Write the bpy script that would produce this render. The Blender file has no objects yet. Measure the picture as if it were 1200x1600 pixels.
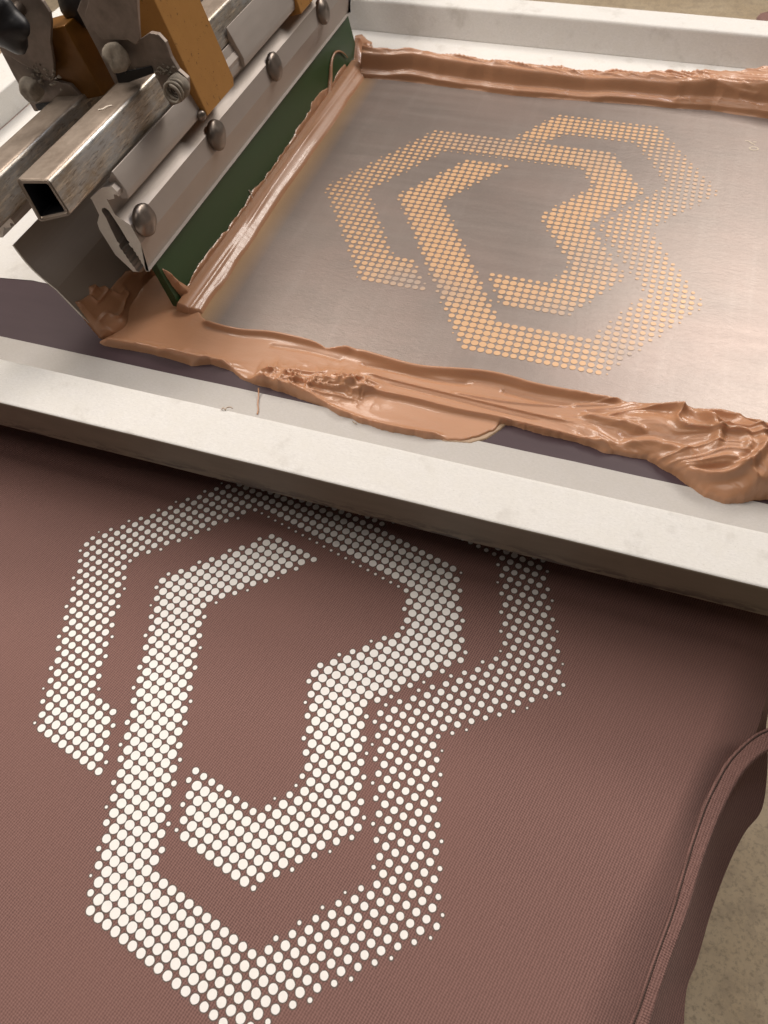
import bpy, bmesh, math, random
import numpy as np
from mathutils import Vector, Matrix, noise
random.seed(7); rng = np.random.default_rng(7)
S = 0.012                      # metres per drawing unit (one unit is about 12 mm)
sc = bpy.context.scene
col = sc.collection

# ------------------------------------------------------------------ camera
# rows: camera right, down and forward as directions in the world
B = np.array([[0.9477526827903526, 0.31543229671570333, -0.047616367483731464],
              [0.23412619423090208, -0.7891714309747945, -0.5677969511261477],
              [-0.21667897322685278, 0.526982844807923, -0.8217903040554233]])
CAM = np.array([14.577135506431464, 0.7250783709866546, 35.88987013708711])
F = 1165.7738553616634
cd = bpy.data.cameras.new('camera'); cam = bpy.data.objects.new('camera', cd); col.objects.link(cam)
cam.matrix_world = Matrix(((B[0, 0], -B[1, 0], -B[2, 0], CAM[0]*S), (B[0, 1], -B[1, 1], -B[2, 1], CAM[1]*S),
                           (B[0, 2], -B[1, 2], -B[2, 2], CAM[2]*S), (0, 0, 0, 1)))
cd.sensor_width = 36; cd.lens = F/1600*36
cd.clip_start = 0.01; cd.clip_end = 60
cd.dof.use_dof = True; cd.dof.focus_distance = 41*S; cd.dof.aperture_fstop = 17
sc.camera = cam

# ------------------------------------------------------------------ light
w = bpy.data.worlds.new('World'); sc.world = w; w.use_nodes = True
bg = w.node_tree.nodes['Background']; bg.inputs[0].default_value = (1.0, .86, .74, 1); bg.inputs[1].default_value = .055
def lamp(name, loc, target, sx, sy, power, colour):
    d = bpy.data.lights.new(name, 'AREA'); d.shape = 'RECTANGLE'; d.size = sx*S; d.size_y = sy*S
    d.energy = power; d.color = colour
    o = bpy.data.objects.new(name, d); col.objects.link(o)
    o.location = Vector(loc)*S
    o.rotation_euler = (Vector(target)-Vector(loc)).to_track_quat('-Z', 'Y').to_euler()
    return o
lamp('workshop_and_fill_light', (62, 165, 125), (8, 40, 0), 95, 45, 32, (1, .92, .84))
lamp('ceiling_tube', (30, 95, 150), (10, 35, 0), 5, 120, 6, (.92, .92, 1))
lamp('workshop_and_fill_light', (-75, 100, 150), (5, 25, 0), 110, 50, 29, (1, .90, .81))
lamp('workshop_and_fill_light', (-100, 32, 140), (0, 20, 0), 60, 70, 22, (1, .91, .82))
lamp('workshop_and_fill_light', (5, -40, 165), (5, 15, 0), 120, 40, 7, (1, .90, .81))  # fill lamp added on the near side to brighten end faces and plates
sc.view_settings.view_transform = 'Standard'; sc.view_settings.look = 'None'
sc.view_settings.exposure = -.14; sc.view_settings.gamma = 1

# ------------------------------------------------------------------ helpers
def ray(px):
    v = np.array([(px[0]-600)/F, (px[1]-800)/F, 1.0]) @ B; return v
def PZ(px, z):
    v = ray(px); p = CAM + v*(z-CAM[2])/v[2]; return p
def PY(px, y):
    v = ray(px); p = CAM + v*(y-CAM[1])/v[1]; return (p[0], p[2])
def PX(px, x):
    v = ray(px); p = CAM + v*(x-CAM[0])/v[0]; return (p[1], p[2])
def PP(px, o, n):
    v = ray(px); n = np.array(n, float); return CAM + v*((np.array(o)-CAM) @ n)/(v @ n)

def tag(o, label=None, cat=None, group=None, kind=None):
    if label: o['label'] = label
    if cat: o['category'] = cat
    if group: o['group'] = group
    if kind: o['kind'] = kind
    return o
def empty(name, loc):
    o = bpy.data.objects.new(name, None); o.empty_display_size = .01; col.objects.link(o)
    o.location = Vector([float(c) for c in loc])*S
    return o
def mesh_obj(name, verts, faces, m, parent=None, smooth=False, bevel=0):
    me = bpy.data.meshes.new(name)
    V = np.asarray(verts, float)*S
    if parent is not None: V = V - np.array(parent.location)
    me.from_pydata(V.tolist(), [], [list(map(int, f)) for f in faces]); me.update()
    if smooth: me.polygons.foreach_set('use_smooth', [True]*len(me.polygons))
    me.materials.append(m)
    o = bpy.data.objects.new(name, me); col.objects.link(o)
    if parent is not None: o.parent = parent
    if bevel:
        b = o.modifiers.new('bevel', 'BEVEL'); b.width = bevel*S; b.segments = 2; b.limit_method = 'ANGLE'; b.angle_limit = .6
        wn = o.modifiers.new('wn', 'WEIGHTED_NORMAL')
        me.polygons.foreach_set('use_smooth', [True]*len(me.polygons))
    return o
def fillet(poly, r, seg=4):
    out = []; n = len(poly)
    for i in range(n):
        p0, p, p1 = (np.array(poly[j % n], float) for j in (i-1, i, i+1))
        rr = r[i] if isinstance(r, (list, tuple)) else r
        a = p0-p; b = p1-p; la = np.linalg.norm(a); lb = np.linalg.norm(b); t = min(rr, la*.45, lb*.45)
        if t < 1e-4: out.append(p); continue
        A = p+a/la*t; C = p+b/lb*t
        for k in range(seg+1):
            s = k/seg; out.append((1-s)**2*A+2*s*(1-s)*p+s*s*C)
    return out
def extrude_y(poly, y0, y1, hole=None, ny=1):
    """profile given as (x, z); returns verts, faces"""
    n = len(poly); V = []; Fc = []
    ys = np.linspace(y0, y1, ny+1)
    for y in ys: V += [(p[0], y, p[1]) for p in poly]
    for k in range(ny):
        for i in range(n):
            j = (i+1) % n; Fc.append((k*n+i, k*n+j, (k+1)*n+j, (k+1)*n+i))
    if hole is None:
        Fc.append(tuple(range(n))[::-1]); Fc.append(tuple(ny*n+i for i in range(n)))
    else:                                    # hole has the same number of points
        b = len(V)
        V += [(p[0], y0, p[1]) for p in hole]; V += [(p[0], y1, p[1]) for p in hole]
        for i in range(n):
            j = (i+1) % n
            Fc.append((b+i, b+n+i, b+n+j, b+j)); Fc.append((i, b+i, b+j, j)); Fc.append((ny*n+i, ny*n+j, b+n+j, b+n+i))
    return V, Fc
def extrude_dir(pts, d):
    n = len(pts); d = np.array(d, float); V = [np.array(p, float) for p in pts]; V = V+[p+d for p in V]
    Fc = [tuple(range(n)), tuple(n+i for i in range(n))[::-1]]
    for i in range(n):
        j = (i+1) % n; Fc.append((i, n+i, n+j, j))
    return V, Fc
def box(x0, x1, y0, y1, z0, z1):
    V = [(x, y, z) for z in (z0, z1) for y in (y0, y1) for x in (x0, x1)]
    return V, [(0, 2, 3, 1), (4, 5, 7, 6), (0, 1, 5, 4), (2, 6, 7, 3), (0, 4, 6, 2), (1, 3, 7, 5)]
def tube(path, rad, seg=8):
    P = [np.array(p, float) for p in path]; V = []; Fc = []; n = len(P)
    rad = rad if hasattr(rad, '__len__') else [rad]*n
    up = np.array([0.13, .21, .97])
    for i, p in enumerate(P):
        t = P[min(i+1, n-1)]-P[max(i-1, 0)]; t /= np.linalg.norm(t)
        u = np.cross(t, up); u /= np.linalg.norm(u); v = np.cross(t, u)
        for k in range(seg):
            a = 2*math.pi*k/seg; V.append(p+rad[i]*(math.cos(a)*u+math.sin(a)*v))
    for i in range(n-1):
        for k in range(seg):
            j = (k+1) % seg; Fc.append((i*seg+k, i*seg+j, (i+1)*seg+j, (i+1)*seg+k))
    Fc.append(tuple(range(seg))); Fc.append(tuple((n-1)*seg+k for k in range(seg))[::-1])
    return V, Fc
def spline(pts, n=12):
    P = np.array(pts, float); P = np.vstack([2*P[0]-P[1], P, 2*P[-1]-P[-2]]); out = []
    for i in range(1, len(P)-2):
        for k in range(n):
            t = k/n; a, b, c, d = P[i-1:i+3]
            out.append(.5*(2*b+(c-a)*t+(2*a-5*b+4*c-d)*t*t+(3*b-a-3*c+d)*t**3))
    out.append(P[-2]); return np.array(out)

def seg_dist(X, Y, poly, closed=False):
    """distance from grid points to a polyline, and the position along it (0..1)"""
    P = np.array(poly, float)[:, :2]
    if closed: P = np.vstack([P, P[:1]])
    L = np.r_[0, np.cumsum(np.linalg.norm(np.diff(P, axis=0), axis=1))]; L /= L[-1]
    D = np.full(X.shape, 1e9); T = np.zeros(X.shape)
    for i in range(len(P)-1):
        a, b = P[i], P[i+1]; ab = b-a; q = ab @ ab+1e-12
        t = np.clip(((X-a[0])*ab[0]+(Y-a[1])*ab[1])/q, 0, 1)
        d = np.hypot(X-a[0]-t*ab[0], Y-a[1]-t*ab[1]); m = d < D
        D = np.where(m, d, D); T = np.where(m, L[i]+t*(L[i+1]-L[i]), T)
    return D, T
def inside(X, Y, poly):
    P = np.array(poly, float); r = np.zeros(X.shape, bool); n = len(P)
    for i in range(n):
        (x1, y1), (x2, y2) = P[i, :2], P[(i+1) % n, :2]
        c = ((y1 > Y) != (y2 > Y)); xx = (x2-x1)*(Y-y1)/(y2-y1+1e-12)+x1
        r ^= c & (X < xx)
    return r
def sdist(X, Y, poly):
    d, _ = seg_dist(X, Y, poly, True); return np.where(inside(X, Y, poly), d, -d)
def vnoise(X, Y, seed=0):
    """smooth value noise, about -1..1"""
    g = np.random.default_rng(seed).uniform(-1, 1, (256, 256))
    xi = np.floor(X).astype(int); yi = np.floor(Y).astype(int); fx = X-xi; fy = Y-yi
    fx = fx*fx*fx*(fx*(fx*6-15)+10); fy = fy*fy*fy*(fy*(fy*6-15)+10)
    G = lambda i, j: g[i % 256, j % 256]
    return (G(xi, yi)*(1-fx)*(1-fy)+G(xi+1, yi)*fx*(1-fy)+G(xi, yi+1)*(1-fx)*fy+G(xi+1, yi+1)*fx*fy)
def fbm(X, Y, seed=0, o=3):
    r = 0; a = 1
    for k in range(o): r = r+a*vnoise(X*2**k+17*k, Y*2**k-9*k, seed+k); a *= .5
    return r/1.75
def sstep(a, b, x):
    t = np.clip((x-a)/(b-a), 0, 1); return t*t*(3-2*t)

def patch(name, outline, hfun, res, m, parent=None, frame=None, pad=.35):
    """relief of soft material over an outline (u, v); frame = origin, U, V, N"""
    o, U, Vv, N = frame if frame else (np.zeros(3), np.array([1, 0, 0.]), np.array([0, 1, 0.]), np.array([0, 0, 1.]))
    P = np.array(outline, float)
    us = np.arange(P[:, 0].min()-pad, P[:, 0].max()+pad, res); vs = np.arange(P[:, 1].min()-pad, P[:, 1].max()+pad, res)
    X, Y = np.meshgrid(us, vs)
    sd = sdist(X, Y, outline)
    H = hfun(X, Y, sd)
    if isinstance(H, tuple): H, X, Y = H
    keep = sd > -pad*.8
    idx = -np.ones(X.shape, int); idx[keep] = np.arange(keep.sum())
    pts = o+X[keep][:, None]*U+Y[keep][:, None]*Vv+H[keep][:, None]*N
    q = keep[:-1, :-1] & keep[1:, :-1] & keep[:-1, 1:] & keep[1:, 1:]
    f = np.stack([idx[:-1, :-1][q], idx[:-1, 1:][q], idx[1:, 1:][q], idx[1:, :-1][q]], 1)
    return mesh_obj(name, pts, f, m, parent, smooth=True)

# ------------------------------------------------------------------ materials
class NT:
    def __init__(s, name):
        s.m = bpy.data.materials.new(name); s.m.use_nodes = True; s.t = s.m.node_tree; s.b = s.t.nodes['Principled BSDF']
        s.tc = s.t.nodes.new('ShaderNodeTexCoord'); s.co = s.tc.outputs['Object']
    def n(s, typ, ins=None, **kw):
        x = s.t.nodes.new('ShaderNode'+typ)
        for k, v in kw.items(): setattr(x, k, v)
        for k, v in (ins or {}).items():
            if isinstance(v, bpy.types.NodeSocket): s.t.links.new(v, x.inputs[k])
            else: x.inputs[k].default_value = v
        return x
    def set(s, **kw):
        for k, v in kw.items():
            k = k.replace('_', ' ')
            if isinstance(v, bpy.types.NodeSocket): s.t.links.new(v, s.b.inputs[k])
            else: s.b.inputs[k].default_value = (*v, 1) if isinstance(v, tuple) and len(v) == 3 else v
    def noise(s, scale, detail=4, rough=.55, stretch=None, rot=0, off=0, dist=0):
        mp = s.n('Mapping', {'Vector': s.co, 'Scale': tuple(c/S for c in (stretch or (1, 1, 1))), 'Rotation': (0, 0, rot), 'Location': (off, off*.7, 0)})
        return s.n('TexNoise', {'Vector': mp.outputs[0], 'Scale': scale, 'Detail': detail, 'Roughness': rough, 'Distortion': dist}).outputs[0]
    def ramp(s, fac, stops):
        r = s.n('ValToRGB', {'Fac': fac}); e = r.color_ramp.elements
        while len(e) < len(stops): e.new(.5)
        for q, (p, c) in zip(e, stops): q.position = p; q.color = (*c, 1) if len(c) == 3 else c
        return r.outputs[0]
    def mix(s, f, a, b, blend='MIX'):
        x = s.t.nodes.new('ShaderNodeMix'); x.data_type = 'RGBA'; x.blend_type = blend
        for i, v in ((0, f), (6, a), (7, b)):
            if isinstance(v, bpy.types.NodeSocket): s.t.links.new(v, x.inputs[i])
            else: x.inputs[i].default_value = (*v, 1) if isinstance(v, tuple) and len(v) == 3 else v
        return x.outputs[2]
    def math(s, op, a, b=0, c=0):
        x = s.n('Math', {0: a, 1: b, 2: c}, operation=op); return x.outputs[0]
    def bump(s, h, strength=.3, dist=.05, normal=None):
        ins = {'Height': h, 'Strength': strength, 'Distance': dist*S}
        if normal is not None: ins['Normal'] = normal
        x = s.n('Bump', ins); s.t.links.new(x.outputs[0], s.b.inputs['Normal']); return x.outputs[0]
g1 = lambda v: (v, v, v)

def paper_mat(name, c, dirt=.0, dirtcol=(.25, .22, .18)):
    t = NT(name)
    a = t.noise(1.1, 5, .6); b = t.noise(9, 4, .7, (.6, 1.3, 1)); d = t.noise(.35, 5, .65, off=3)
    k = t.mix(t.ramp(b, [(.35, g1(.0)), (.7, g1(1))]), tuple(x*.9 for x in c), tuple(min(1, x*1.05) for x in c))
    k = t.mix(t.ramp(a, [(.3, g1(0)), (.75, g1(.6))]), k, tuple(x*y for x, y in zip(c, (.93, .92, .88))))
    if dirt: k = t.mix(t.ramp(d, [(.56, g1(0)), (.75, g1(dirt))]), k, dirtcol)
    sp = t.noise(14, 2, .8, off=6); k = t.mix(t.ramp(sp, [(.24, g1(.55)), (.36, g1(0))]), k, dirtcol)
    st = t.noise(1.6, 6, .8, (.25, 1, 1), off=21); k = t.mix(t.ramp(st, [(.60, g1(0)), (.72, g1(.45))]), k, tuple(x*.8 for x in c))
    t.set(Base_Color=k, Roughness=.62); t.bump(t.math('ADD', b, t.math('MULTIPLY', a, .6)), .25, .03)
    return t.m
M = {}
M['rail'] = paper_mat('taped_frame', (.64, .63, .61), .40)
M['tape'] = paper_mat('paper_tape', (.43, .41, .39), .25, (.33, .30, .28))
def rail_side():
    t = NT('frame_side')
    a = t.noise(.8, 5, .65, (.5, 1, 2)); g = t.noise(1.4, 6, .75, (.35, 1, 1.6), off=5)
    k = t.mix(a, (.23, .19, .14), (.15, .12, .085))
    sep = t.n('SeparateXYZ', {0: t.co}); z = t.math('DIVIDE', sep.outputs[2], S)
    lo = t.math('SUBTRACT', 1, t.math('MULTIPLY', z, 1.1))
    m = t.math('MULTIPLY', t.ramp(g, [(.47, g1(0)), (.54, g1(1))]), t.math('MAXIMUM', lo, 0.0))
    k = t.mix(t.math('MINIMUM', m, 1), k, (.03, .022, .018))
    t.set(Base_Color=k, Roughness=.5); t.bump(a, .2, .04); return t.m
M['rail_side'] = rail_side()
def shirt_mat(name='shirt_fabric', k=1.0):
    t = NT(name)
    def rows(rot, per, d):
        mp = t.n('Mapping', {'Vector': t.co, 'Scale': (1/S,)*3, 'Rotation': (0, 0, rot)})
        w_ = t.n('TexWave', {'Vector': mp.outputs[0], 'Scale': .314/per, 'Distortion': d, 'Detail': 2, 'Detail Scale': 2.5}, wave_type='BANDS', bands_direction='Y'); return w_.outputs[1]
    f = t.math('ADD', t.math('MULTIPLY', rows(.245, .105, 1.6), .55), t.math('MULTIPLY', t.noise(14, 3, .7, (.6, 1.2, 1), rot=.245), .5)); f2 = rows(1.816, .12, 2.2)
    big = t.noise(.09, 4, .6); sp = t.noise(11, 3, .8)
    c = t.mix(t.math('MULTIPLY', t.math('ADD', f, f2), .5), tuple(x*k for x in (.068, .034, .030)), tuple(x*k for x in (.305, .170, .148)))
    c = t.mix(t.ramp(big, [(.35, g1(0)), (.7, g1(.45))]), c, tuple(x*k for x in (.215, .112, .094)))
    c = t.mix(t.ramp(sp, [(.58, g1(0)), (.8, g1(.25))]), c, (.40, .27, .23))
    t.set(Base_Color=c, Roughness=.85, Sheen_Weight=.25, Sheen_Roughness=.5); t.b.inputs['Specular IOR Level'].default_value = .25
    t.b.inputs['Sheen Tint'].default_value = (.9, .7, .65, 1)
    t.bump(t.math('ADD', f, f2), .35, .02); return t.m
M['shirt'] = shirt_mat(); M['rib'] = shirt_mat('rib_fabric', .9)
def flat(name, c, rough=.5, metal=0, var=.1, scale=2, bump=.1, stretch=None, spec=.5, coat=0, dark=None):
    t = NT(name); a = t.noise(scale, 5, .6, stretch); b = t.noise(scale*.23, 3, .6, off=2)
    k = t.mix(a, tuple(x*(1-var) for x in c), tuple(min(1, x*(1+var)) for x in c))
    k = t.mix(t.ramp(b, [(.4, g1(0)), (.7, g1(.5))]), k, tuple(x*(1-var) for x in (dark or c)))
    r = t.math('ADD', t.math('MULTIPLY', a, .18), rough-.09)
    t.set(Base_Color=k, Roughness=r, Metallic=metal, Coat_Weight=coat); t.b.inputs['Specular IOR Level'].default_value = spec
    if bump: t.bump(a, bump, .03)
    return t.m
M['white_ink'] = flat('white_print', (.84, .82, .795), .65, var=.07, scale=14, bump=.3)
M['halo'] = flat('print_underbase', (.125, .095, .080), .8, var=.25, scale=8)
def ink_mat(name, c1=(.365, .180, .094), c2=(.435, .230, .128)):
    t = NT(name); a = t.noise(.5, 3, .5, (.5, 1, 1)); b = t.noise(2.6, 4, .6, (.35, 1.5, 1), dist=1.5); dl = t.noise(7, 4, .65, (.12, 1.6, 1), dist=.6)
    t.set(Base_Color=t.mix(a, c1, c2), Roughness=t.math('ADD', .30, t.math('MULTIPLY', dl, .16)), Subsurface_Weight=.12, Coat_Weight=t.math('MULTIPLY', t.ramp(b, [(.35, g1(.2)), (.65, g1(1))]), .55), Coat_Roughness=.07)
    t.b.inputs['Subsurface Radius'].default_value = (.6*S, .3*S, .2*S); t.b.inputs['Subsurface Scale'].default_value = 1
    t.bump(t.math('ADD', b, t.math('MULTIPLY', dl, .35)), .13, .06); return t.m
M['ink'] = ink_mat('plastisol_ink')
M['thin_ink'] = flat('thin_ink', (.42, .33, .21), .35)
def mesh_mat():
    t = NT('stencil_mesh')
    st = t.noise(1.0, 4, .6, (.10, 1.2, 1)); wv = t.noise(2.2, 4, .65, (.6, 1.7, 1), dist=1.2); big = t.noise(.12, 3, .5, off=4)
    fine = t.noise(12, 2, .6, (.4, 1.6, 1))
    k = t.mix(st, (.215, .18, .16), (.29, .25, .225)); k = t.mix(t.ramp(big, [(.35, g1(0)), (.7, g1(.5))]), k, (.19, .155, .138))
    hz = t.noise(.10, 4, .6, (1, 1.6, 1), off=11); k = t.mix(t.ramp(hz, [(.42, g1(0)), (.62, g1(.7))]), k, (.27, .215, .19))
    wr = t.noise(.5, 3, .6, (2.2, .16, 1), off=7); k = t.mix(t.ramp(wr, [(.5, g1(0)), (.75, g1(.15))]), k, (.38, .34, .31))
    wea = t.noise(16, 2, .7); k = t.mix(t.ramp(wea, [(.3, g1(.35)), (.6, g1(0))]), k, (.15, .12, .11))
    sx = t.n('SeparateXYZ', {0: t.co}); xx = t.math('DIVIDE', sx.outputs[0], S)          # ink residue wiped along the roll
    k = t.mix(t.math('MULTIPLY', t.math('MINIMUM', t.math('MAXIMUM', t.math('SUBTRACT', 1, t.math('DIVIDE', t.math('ADD', xx, 9.8), 1.5)), 0), 1), .75), k, (.50, .31, .15))
    r = t.math('ADD', t.math('MULTIPLY', st, .10), .34)
    t.set(Base_Color=k, Roughness=r, Metallic=.5)
    t.bump(t.math('ADD', wv, t.math('MULTIPLY', fine, .5)), .22, .05); return t.m
M['mesh'] = mesh_mat()
def emul():
    t = NT('emulsion'); a = t.noise(1.2, 3, .5, (.15, 1, 1))
    k = t.mix(a, (.040, .022, .027), (.058, .034, .040)); t.set(Base_Color=k, Roughness=.5); t.b.inputs['Specular IOR Level'].default_value = .28; t.bump(a, .06, .05); return t.m
M['emulsion'] = emul()
def dot_mat():
    t = NT('stencil_opening'); n_ = t.noise(.22, 4, .6, (1.2, .55, 1)); s_ = t.noise(1.6, 2, .5)
    k = t.mix(s_, (.58, .33, .17), (.68, .41, .22)); k = t.mix(t.ramp(n_, [(.42, g1(0)), (.66, g1(.8))]), k, (.44, .33, .24))
    t.set(Base_Color=k, Roughness=.4, Metallic=.1); return t.m
M['dot'] = dot_mat()
M['alu'] = flat('anodised_aluminium', (.40, .355, .32), .5, .45, var=.05, scale=3, bump=.03, stretch=(1, .15, 1))
M['alu_cut'] = flat('sawn_aluminium', (.80, .75, .68), .5, .1, var=.12, scale=4, bump=.35)
def steel():
    t = NT('scuffed_steel'); a = t.noise(6, 5, .75, (1, .10, 1)); b = t.noise(.45, 5, .7, (1, .5, 1)); c = t.noise(9, 3, .7, (1, .16, 1))
    k = t.mix(t.ramp(b, [(.36, g1(0)), (.62, g1(1))]), (.36, .29, .21), (.50, .52, .53))
    k = t.mix(t.ramp(a, [(.5, g1(0)), (.72, g1(.8))]), k, (.85, .74, .58))
    k = t.mix(t.ramp(c, [(.32, g1(.6)), (.45, g1(0))]), k, (.14, .11, .085))
    t.set(Base_Color=k, Roughness=t.math('ADD', t.math('MULTIPLY', a, .3), .25), Metallic=.75); t.bump(t.math('ADD', a, c), .35, .04); return t.m
M['steel'] = steel()
def smooth_steel():
    t = NT('tube_steel'); a = t.noise(3, 4, .6, (1, .15, 1)); b = t.noise(.7, 5, .7)
    k = t.mix(t.ramp(b, [(.4, g1(0)), (.7, g1(.7))]), (.40, .33, .27), (.22, .17, .13))
    t.set(Base_Color=k, Roughness=t.math('ADD', t.math('MULTIPLY', a, .2), .32), Metallic=.7); t.bump(a, .1, .03); return t.m
M['tube'] = smooth_steel()
M['plate'] = flat('dull_plate', (.27, .22, .185), .5, .4, var=.35, scale=2.2, bump=.3, dark=(.10, .075, .055))
M['flood'] = flat('flood_bar_steel', (.30, .26, .225), .45, .2, var=.08, scale=.6, bump=.02)
M['bolt'] = flat('bolt_head', (.26, .22, .19), .38, .8, var=.35, scale=1.6, bump=.3, dark=(.12, .10, .08))
M['grit'] = flat('encrusted_bolt', (.30, .26, .21), .8, .1, var=.6, scale=3.5, bump=1)
M['black'] = flat('black_rubber_and_shade', (.012, .012, .014), .45, var=.4, scale=2, bump=.4)
def ochre():
    t = NT('ochre_paint'); a = t.noise(1.2, 6, .7); c = t.noise(3.2, 5, .75, off=8)
    k = t.mix(a, (.46, .235, .065), (.36, .17, .045)); k = t.mix(t.ramp(c, [(.33, g1(.9)), (.39, g1(0))]), k, (.07, .035, .014))
    t.set(Base_Color=k, Roughness=.42, Metallic=.25); t.bump(t.math('ADD', a, c), .12, .04); return t.m
M['ochre'] = ochre()
def green():
    t = NT('green_urethane'); a = t.noise(.8, 4, .6, (1, .3, 1))
    t.set(Base_Color=t.mix(a, (.017, .044, .013), (.027, .068, .020)), Roughness=t.math('ADD', t.math('MULTIPLY', a, .15), .3)); t.bump(a, .08, .04); return t.m
M['green'] = green()
def concrete():
    t = NT('concrete_floor'); a = t.noise(.07, 7, .68); b = t.noise(.45, 6, .7); gr = t.noise(2.2, 4, .8)
    k = t.mix(t.ramp(a, [(.3, g1(0)), (.7, g1(1))]), (.72, .57, .38), (.88, .74, .54)); k = t.mix(t.ramp(b, [(.35, g1(.6)), (.55, g1(0))]), k, (.55, .44, .32))
    k = t.mix(t.ramp(gr, [(.36, g1(.6)), (.5, g1(0))]), k, (.40, .30, .20)); t.set(Base_Color=k, Roughness=.55); t.bump(b, .2, .2); return t.m
M['concrete'] = concrete()
M['thread'] = flat('lint', (.45, .36, .28), .7)
M['light_thread'] = flat('pale_lint', (.7, .62, .52), .6)

# ------------------------------------------------------------------ setting: floor
fl = mesh_obj('floor', [(-400, -300, -46), (400, -300, -46), (400, 600, -46), (-400, 600, -46)], [(0, 1, 2, 3)], M['concrete'])
tag(fl, kind='structure')

# ------------------------------------------------------------------ halftone artwork (grid of dots at one pitch)
A_out = [(-8.4, 8.55), (-17.3, 8.55), (-29.6, 27.3), (-18, 46.3), (9.4, 46.3), (15.3, 37.2), (9.3, 27.8), (15.4, 17.9), (9.5, 8.5), (1.6, 8.55)]
A_in = [(-1.5, 14.1), (6.5, 14.1), (8.5, 18.3), (2.4, 28.2), (8.3, 36.8), (5.9, 41.3), (-14.8, 41.3), (-23.1, 28), (-14.9, 14.3), (-12, 14.3)]
B_out = [(-11.0, 39.3), (-18.4, 28), (-1.1, -.4), (15.3, -.4), (25.3, 15), (17, 29), (25.3, 39.4), (15.2, 55), (-.4, 55), (-5.4, 46.9)]
B_in = [(-.8, 46.9), (1.6, 50), (12.6, 50), (18.4, 39.9), (10.5, 27.9), (18.6, 15.3), (13.3, 5.4), (1.9, 5.4), (-11.9, 28.2), (-4.6, 39.3)]
bandA = A_out+A_in; bandB = B_out+B_in
ctrl = [(-12, 11, .44), (-20, 18, .39), (-27, 27, .355), (-20, 42, .36), (-12, 44, .385), (0, 44, .425), (9, 43, .435), (12, 37, .42), (6, 28, .45),
        (11, 18, .41), (6, 11, .44), (0, 11, .46)]
ctrlB = [(-8, 38, .44), (-15, 28, .44), (-8, 14, .46), (0, 2, .465), (8, 2, .44), (14, 3, .40), (20, 10, .345), (21, 16, .33), (14, 28, .345), (22, 38, .315), (18, 46, .33), (8, 53, .40), (-2, 50, .44)]
def halftone():
    I, J = np.meshgrid(np.arange(-31, 28), np.arange(-2, 58)); I = I.ravel().astype(float); J = J.ravel().astype(float)
    res = []
    for poly, ct in ((bandA, ctrl), (bandB, ctrlB)):
        sd = sdist(I, J, poly); ww = 0; rr = 0
        for (a, b, r) in ct:
            q = 1/((I-a)**2+(J-b)**2+.5)**1.6; ww = ww+q; rr = rr+q*r
        R = rr/ww*np.sqrt(np.clip(.42+sd*.95, 0, 1)); ok = (sd > -.38) & (R > .09)
        res += [(i, j, r) for i, j, r in zip(I[ok], J[ok], R[ok])]
    return res
DOTS = halftone()
def print_mesh(name, o, a, b, m, z, grow=0, parent=None, seg=16, thick=0, clip=None, zfun=None):
    o, a, b = (np.array(v, float) for v in (o, a, b)); V = []; Fc = []; p = np.linalg.norm(a)
    r0 = np.random.default_rng(3)
    for i, j, r in DOTS:
        c = o+a*i+b*j
        if clip and not clip(c): continue
        r = (r+grow)*p; k = len(V); ph = r0.uniform(0, 6); am = r0.uniform(0, .035)
        zz = z+(zfun(c) if zfun else 0)
        for s in range(seg):
            t = 2*math.pi*s/seg; q = r*(1+am*math.cos(2*t+ph)+.015*math.cos(5*t-ph)); V.append((c[0]+q*math.cos(t), c[1]+q*math.sin(t), zz))
        if thick:
            for s in range(seg):
                t = 2*math.pi*s/seg; V.append((V[k+s][0]+thick*math.cos(t), V[k+s][1]+thick*math.sin(t), zz-thick))
                Fc.append((k+s, k+(s+1) % seg, k+seg+(s+1) % seg, k+seg+s))
        Fc.append(tuple(range(k, k+seg)))
    return mesh_obj(name, V, Fc, m, parent)

# ------------------------------------------------------------------ printed shirt on its platen
def lin(p, n): return np.array([p[0]+(p[1]-p[0])*k/n for k in range(n+1)])
E1 = [PZ(p, 0) for p in [(1196, 800), (1190, 880), (1178, 960), (1165, 1060), (1137, 1150), (1101, 1235), (1064, 1325), (1028, 1405), (985, 1490), (955, 1560), (935, 1620), (915, 1720), (890, 1850)]]
E2 = [PZ(p, -.85) for p in [(1225, 800), (1222, 880), (1213, 960), (1204, 1060), (1178, 1152), (1143, 1188), (1103, 1264), (1075, 1352), (1053, 1428), (1026, 1504), (1001, 1574), (983, 1624), (957, 1724), (937, 1850)]]
e1 = spline(E1, 8); e2 = spline(E2, 8)
def resample(P, n):
    L = np.r_[0, np.cumsum(np.linalg.norm(np.diff(P, axis=0), axis=1))]; s = np.linspace(0, L[-1], n)
    return np.stack([np.interp(s, L, P[:, k]) for k in range(3)], 1)
N = 140
r1 = resample(e1, N); r2 = resample(e2, N)
rows = []
left = r1.copy(); left[:, 0] = -50; left[:, 1] = np.linspace(40, -22, N); left[:, 2] = 0
r1b = r1.copy(); 
def ext(r):   # carry the strip on under the screen
    return r
NL = 60
for k in range(NL+1):
    s = k/NL; rows.append(left*(1-s)+(r1-[0.9, 0, 0])*s)
for s in (.12, .3, .5, .75, 1):   # rounded platen edge
    p = (r1-[0.9, 0, 0])*(1-s)+r2*s
    p[:, 2] = -.9*s**1.7
    rows.append(p)
G = np.array(rows)          # K x N x 3
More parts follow.
